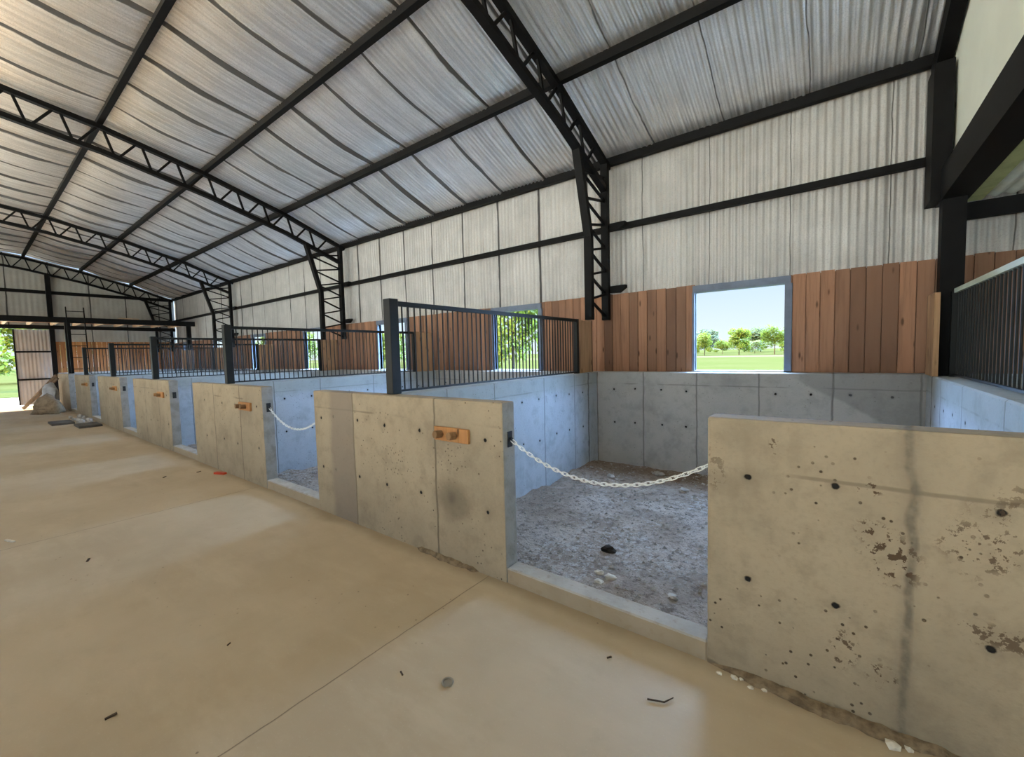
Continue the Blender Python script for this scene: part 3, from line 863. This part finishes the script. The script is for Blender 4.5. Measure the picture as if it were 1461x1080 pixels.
# ------------------------------------------------------------------ litter, stones, heap at the far end
def lumpthing(name, c, r, seed, mat, label, cat, group=None, rough=0.5, sub=2):
    o = MB().lump(c, r[0], r[1], r[2], seed, sub, rough).build(name, M[mat])
    return tag(o, label, cat, group)


def dz(x, y):
    u = (x - XE - 0.2) / (3.2 - XE); v = (y - D - FT + 0.05) / (R + 0.08 - D - FT)
    return dirt_fn(u, v)[2]


for i, (x, y, r, mt, lb) in enumerate([
    (-1.50, 3.25, 0.055, 'clod', 'dark clod of earth lying mid floor in the nearest stall'),
    (-1.38, 5.09, 0.05, 'stone', 'pale stone in the nearest stall just below the chain, right of centre'),
    (-1.86, 5.62, 0.06, 'stone', 'flat pale stone near the rear wall of the nearest stall'),
    (-1.72, 5.30, 0.045, 'stone', 'small pale stone in front of the flat one by the rear wall'),
    (-1.05, 5.0, 0.05, 'stone', 'pale stone by the right edge of the nearest doorway view, below the chain'),
    (-1.39, 2.85, 0.03, 'chip', 'white plaster lump just inside the nearest sill, left one'),
    (-1.28, 2.80, 0.034, 'chip', 'white plaster lump just inside the nearest sill, middle one'),
    (-1.33, 2.72, 0.026, 'chip', 'white plaster lump just inside the nearest sill, front one'),
    (-0.84, 2.83, 0.03, 'stone', 'small pale stone near the right end of the nearest sill'),
    (-2.35, 5.2, 0.05, 'stone', 'pale stone by the left divider in the nearest stall'),
    (-1.55, 2.62, 0.035, 'stone', 'small stone in the left corner behind the nearest sill')]):
    lumpthing('stone' if mt != 'clod' else 'dirt_clod', (x, y, dz(x, y) + r * 0.25), (r * 1.2, r, r * 0.6), i + 3, mt, lb, 'stone' if mt != 'clod' else 'clod', None)


def gravel():
    m = MB()
    big = [o.location for o in COL.objects if o.name.startswith(('stone', 'dirt_clod'))]
    for i in range(5200):
        x = random.uniform(-2.85, 0.7) if i < 4200 else random.uniform(-6.4, -3.1); y = random.uniform(D + FT + 0.03, R - 0.03)
        r = random.uniform(0.004, 0.011) if random.random() < 0.86 else random.uniform(0.012, 0.026)
        if any((b.x - x) ** 2 + (b.y - y) ** 2 < 0.011 for b in big): continue
        z = dz(x, y) + r * 0.3
        vs = [m.bm.verts.new((x + r * a * random.uniform(.7, 1.3), y + r * b * random.uniform(.7, 1.3), z + r * c * .7)) for a, b, c in ((1, 0, 0), (-.5, .9, 0), (-.5, -.9, 0), (0, 0, 1))]
        for f in ((0, 1, 3), (1, 2, 3), (2, 0, 3)): m.bm.faces.new([vs[q] for q in f])
    o = m.build('gravel', M['stone']); o['kind'] = 'stuff'
    return tag(o, 'loose pale gravel scattered over the stall floors', 'gravel')


gravel()
m = MB()
m.rod((-0.62, 1.72, 0.006), (-0.555, 1.745, 0.007), 0.0035, 6); m.rod((-0.555, 1.745, 0.007), (-0.53, 1.79, 0.008), 0.0035, 6, 0.002)
tag(m.build('twig', M['twig']), 'dark bent twig on the aisle floor before the chipped front wall', 'twig')
m = MB()
for i in range(20):
    a, b = 2 * PI * i / 20, 2 * PI * (i + 1) / 20
    m.rod((-1.40 + .024 * math.cos(a), 1.28 + .024 * math.sin(a), .006), (-1.40 + .024 * math.cos(b), 1.28 + .024 * math.sin(b), .006), .005, 6, caps=False)
m.rod((-1.40, 1.28, 0.0005), (-1.40, 1.28, 0.004), 0.02, 14)
tag(m.build('washer', M['ring']), 'small round grey washer on the pale aisle floor', 'washer')
tag(MB().bar((-6.60, 2.0, 0.012), (-6.44, 2.06, 0.012), 0.05, 0.024).build('brick_shard', M['red']), 'red brick shard on the floor by the second front wall', 'brick shard')
tag(MB().bar((-5.72, 0.15, 0.006), (-5.60, 0.19, 0.006), 0.02, 0.01).build('wood_sliver', M['chip']), 'white sliver of wood on the aisle floor at left', 'sliver')
for i, (x, y, w, lb) in enumerate([(-1.62, 1.19, .02, 'dark wood chip beside the round washer'), (-2.45, 0.30, .03, 'dark wood chip at the bottom left of the aisle'), (-4.57, 0.51, .04, 'dark leaf scrap on the pale floor patch before the second doorway'),
                                   (-7.0, 1.55, .05, 'dark scrap on the aisle floor before the third doorway'), (-6.9, 1.9, .04, 'dark scrap beside the red brick shard'), (-0.86, 1.86, .018, 'small dry leaf just in front of the nearest sill'), (-2.55, 0.78, .015, 'tiny dark pebble on the tan floor')]):
    a = random.uniform(0, 3); w *= 0.65
    tag(MB().bar((x - w * math.cos(a), y - w * math.sin(a), 0.004), (x + w * math.cos(a), y + w * math.sin(a), 0.006), w * 0.5, 0.006).build('debris_scrap', M['twig']), lb, 'scrap', None)
for i, (x, y, r) in enumerate([(-0.40, 2.06, .012), (-0.34, 2.07, .015), (-0.31, 2.085, .01), (-0.27, 2.05, .012), (0.20, 2.045, .022), (0.25, 2.06, .012), (-0.22, 2.07, .010)]):
    o = MB().lump((x, y, r * 0.4), r * 1.3, r, r * 0.6, i, 1, 0.6).build('plaster_chip', M['chip'])
    tag(o, 'white plaster chip at the foot of the chipped front wall, near its %s' % ('rough vertical joint' if x > 0 else 'left corner'), 'chip', 'plaster chips by the joint' if x > 0 else 'plaster chips by the corner')

def crust(x0, x1, label, seed):
    def fn(u, v):
        x = x0 + u * (x1 - x0)
        e = min(1, min(u, 1 - u) * 12)
        w = 0.7 * (0.05 + 0.05 * noise.noise(Vector((x * 3, seed, 0))) + 0.02 * noise.noise(Vector((x * 11, seed, 2)))) * e + 0.004
        h = 0.55 * (0.035 + 0.03 * noise.noise(Vector((x * 4, seed, 5))) + 0.016 * noise.noise(Vector((x * 17, seed, 7)))) * e + 0.002
        a = v * PI / 2
        k = 1 + 0.25 * noise.noise(Vector((x * 25, v * 5, seed)))
        return (x, D + 0.002 - w * math.cos(a) * k, 0.001 + h * math.sin(a) * k)
    o = MB().grid(fn, 120, 6).build('dirt_ridge', M['crust'], smooth=True)
    return tag(o, label, 'dirt', None)


crust(-0.46, 1.4, 'dark crumbling dirt ridge along the foot of the chipped front wall', 1.3)
crust(-2.6, -1.95, 'short dirt ridge at the foot of the wall with the round stain', 4.1)
o = MB().lump((-19.75, 1.62, 0.0), 0.62, 0.36, 0.46, 5, 3, 0.5, 0.0).build('soil_heap', M['soil'], smooth=True); tag(o, 'heap of brown soil beside the far front wall', 'heap')
o = MB().lump((-21.1, 1.80, 0.44), 0.24, 0.22, 0.46, 9, 3, 0.35, 0.0).build('sack', M['bag'], smooth=True); tag(o, 'white and blue woven sack standing upright behind the soil heap', 'sack')
for i, (p, q) in enumerate([((-22.7, 1.30, 0.03), (-21.75, 2.05, 1.15)), ((-22.3, 1.25, 0.03), (-21.45, 2.05, 1.05))]):
    tag(MB().bar(p, q, 0.05, 0.08).build('leaning_plank', M['timber']), ['longer weathered plank leaning on the farthest front wall', 'shorter weathered plank leaning on the farthest front wall'][i], 'plank', 'planks leaning at the heap')
tag(MB().box(-16.2, -15.4, 1.30, 1.70, 0.0, 0.05).build('grey_mark', M['board']), 'flat dark grey mark on the floor below the rubble, left one', 'floor_mark')  # thin grey boxes drawn for two dark marks on the floor
tag(MB().box(-14.9, -14.1, 1.62, 2.02, 0.0, 0.05).build('grey_mark', M['board']), 'flat dark grey mark on the floor against the fifth front wall', 'floor_mark')
rs = random.Random(3)
for i in range(14):
    x = -16.95 + (i % 7) * 0.36 + rs.uniform(-.05, .05); y = 1.80 + (i // 7) * 0.17 + rs.uniform(-.02, .02); r = 0.05 + rs.random() * 0.05
    if -15.1 < x < -14: continue
    o = MB().lump((x, y, r * 0.55), r * 1.2, r * 0.8, r * 0.8, i, 1, 0.5).build('rubble_chunk', M['stone']); tag(o, 'pale rubble chunk in the little pile near the far grey marks', 'rubble', 'rubble by the far grey marks')

# ------------------------------------------------------------------ trees outside
def leaf_cloud(seed, n, clumps, leaf):
    rs = random.Random(seed); m = MB()
    cl = []
    for i in range(clumps):
        a = rs.uniform(0, 2 * PI); rr = math.sqrt(rs.random()) * 0.62; h = rs.uniform(-0.68, 0.72)
        cl.append((rr * math.cos(a) * (1 - max(0, h) * 0.5), rr * math.sin(a) * (1 - max(0, h) * 0.5), h, rs.uniform(0.24, 0.42)))
    for i in range(n):
        cx, cy, cz, cr = rs.choice(cl)
        d = Vector((rs.gauss(0, 1), rs.gauss(0, 1), rs.gauss(0, 1))).normalized() * cr * rs.random() ** 0.35
        c = Vector((cx, cy, cz)) + d
        u = Vector((rs.gauss(0, 1), rs.gauss(0, 1), rs.gauss(0, 1))).normalized(); w = u.orthogonal().normalized()
        s_ = leaf * rs.uniform(0.6, 1.3)
        m.bm.faces.new([m.bm.verts.new(c + p) for p in (-u * s_, w * s_ * 0.5, u * s_, -w * s_ * 0.5)])
    return m


CR = [leaf_cloud(1, 2600, 16, 0.07), leaf_cloud(2, 2600, 20, 0.065)]
CRM = []
for i, m in enumerate(CR):
    me = bpy.data.meshes.new('crown'); m.bm.to_mesh(me); m.bm.free(); CRM.append(me)


def tree(x, y, h, w, trunk, label, mat='leaf', v=0, group=None):
    t = thing('tree', (x, y, -0.2), label, 'tree', group)
    me = CRM[v].copy(); me.materials.append(M[mat])
    o = bpy.data.objects.new('crown', me); COL.objects.link(o); o.parent = t
    ch = (h - trunk) / 2
    o.scale = (w / 2, w / 2, ch); o.location = (0, 0, trunk + ch); o.rotation_euler = (0, 0, random.uniform(0, 6))
    m = MB(); m.rod((x, y, -0.22), (x + 0.1, y, -0.2 + trunk + ch), 0.05 * h / 3, 7, 0.025 * h / 3)
    m.build('trunk', M['bark'], t)
    return t


rs = random.Random(11)
for i, (x, h, w) in enumerate([(-30.6, 5.6, 6.4), (-23.9, 5.5, 6.6), (-17.0, 6.2, 6.8), (-10.0, 6.4, 6.8), (-3.0, 6.0, 6.6)]):
    tree(x, 105 + rs.uniform(-2, 2), h, w, 0.45, 'small bright orchard tree across the meadow, seen through the nearest window', 'leaf', i % 2, 'orchard trees beyond the nearest window')
for i, (x, y, h, w) in enumerate([(-34, 150, 8.0, 14), (-18.5, 155, 8.0, 14), (-50, 152, 7.5, 14), (-4, 150, 11, 13), (-26, 175, 8, 14), (-11, 185, 9, 14)]):
    tree(x, y, h, w, 0.8, 'dark distant tree behind the small orchard trees', 'leaf2', i % 2, 'dark trees behind the orchard')
for i, (x, h, w) in enumerate([(-30.5, 3.6, 6.0), (-23.6, 3.9, 6.2), (-16.4, 3.6, 6.2), (-9.6, 4.2, 6.0)]):
    tree(x, 121 + (i % 3) * 2.5, h, w, 0.2, 'low bush between the orchard trees across the meadow', 'leaf', i % 2, 'low bushes behind the orchard trees')
tree(-18.6, 24.5, 8.0, 6.5, 0.15, 'leafy tree filling the second window behind the bars', 'leaf', 0)
tree(-27.5, 31, 7.5, 6.0, 0.4, 'second leafy tree partly seen left in the second window', 'leaf', 1)
for i, (x, y, h, w) in enumerate([(-52, 38, 5.5, 8), (-62, 46, 6, 8), (-68, 33, 6.5, 8), (-82, 35, 8, 9), (-43, 42, 5, 7)]):
    tree(x, y, h, w, 0.3, 'bushy green tree far off beyond the farther stall windows', 'leaf', i % 2, 'trees beyond the farther windows')
for i, (x, y, h, w) in enumerate([(-47, 0.0, 6.5, 8), (-62, 5, 9, 10), (-60, -9, 10, 10)]):
    tree(x, y, h, w, 0.1, ['sunny green tree seen through the far doorway', 'green tree behind the first one beyond the far doorway', 'green tree at the left edge beyond the far doorway'][i], 'leaf', i % 2)

# ------------------------------------------------------------------ world, sun
W = bpy.data.worlds.new('sky'); SC.world = W; W.use_nodes = True
t = W.node_tree; t.nodes.clear()
o = t.nodes.new('ShaderNodeOutputWorld'); bg = t.nodes.new('ShaderNodeBackground'); t.links.new(bg.outputs[0], o.inputs[0])
tc = t.nodes.new('ShaderNodeTexCoord'); sx = t.nodes.new('ShaderNodeSeparateXYZ'); t.links.new(tc.outputs['Generated'], sx.inputs[0])
cr = t.nodes.new('ShaderNodeValToRGB'); t.links.new(sx.outputs[2], cr.inputs[0])
cr.color_ramp.elements[0].position = 0.0; cr.color_ramp.elements[0].color = (0.86, 0.98, 1.0, 1)
cr.color_ramp.elements[1].position = 0.75; cr.color_ramp.elements[1].color = (0.16, 0.36, 0.85, 1)
e = cr.color_ramp.elements.new(0.22); e.color = (0.50, 0.72, 1.0, 1)
t.links.new(cr.outputs[0], bg.inputs[0]); bg.inputs[1].default_value = 1.12
def sunlamp(name, d, e, ang, col):
    sl = bpy.data.lights.new(name, 'SUN'); sl.energy = e; sl.angle = math.radians(ang); sl.color = col
    so = bpy.data.objects.new(name, sl); COL.objects.link(so); so.rotation_euler = Vector(d).to_track_quat('-Z', 'Y').to_euler()


sunlamp('sun', (0.52, 0.58, -0.63), 22.5, 0.6, (1.0, 0.86, 0.68))
sunlamp('sky_fill_lamp', (0.0, -0.78, -0.62), 125.0, 110, (0.36, 0.60, 1.0))  # added wide blue lamp, stands in for skylight through the stall windows

# ------------------------------------------------------------------ camera
YAW, PIT, ROL, FPX, CH = -0.6527, -0.0605, -0.0255, 601.14, 1.5216
fw = Vector((math.sin(YAW) * math.cos(PIT), math.cos(YAW) * math.cos(PIT), math.sin(PIT)))
rt = Vector((math.cos(YAW), -math.sin(YAW), 0)); up = rt.cross(fw)
r2 = math.cos(ROL) * rt + math.sin(ROL) * up; u2 = -math.sin(ROL) * rt + math.cos(ROL) * up
cd = bpy.data.cameras.new('camera'); co = bpy.data.objects.new('camera', cd); COL.objects.link(co)
cd.sensor_fit = 'HORIZONTAL'; cd.sensor_width = 36.0; cd.lens = FPX * 36.0 / 1461.0; cd.clip_end = 500; cd.clip_start = 0.02
mt = Matrix((r2, u2, -fw)).transposed().to_4x4(); mt.translation = Vector((0, 0, CH)); co.matrix_world = mt
SC.camera = co
SC.view_settings.view_transform = 'Standard'; SC.view_settings.look = 'None'; SC.view_settings.gamma = 1.0
SC.view_settings.use_curve_mapping = False
SC.view_settings.exposure = -0.08
SC.cycles.max_bounces = 10; SC.cycles.diffuse_bounces = 7; SC.cycles.sample_clamp_indirect = 8.0
SC.cycles.use_denoising = True; SC.cycles.denoising_prefilter = 'ACCURATE'
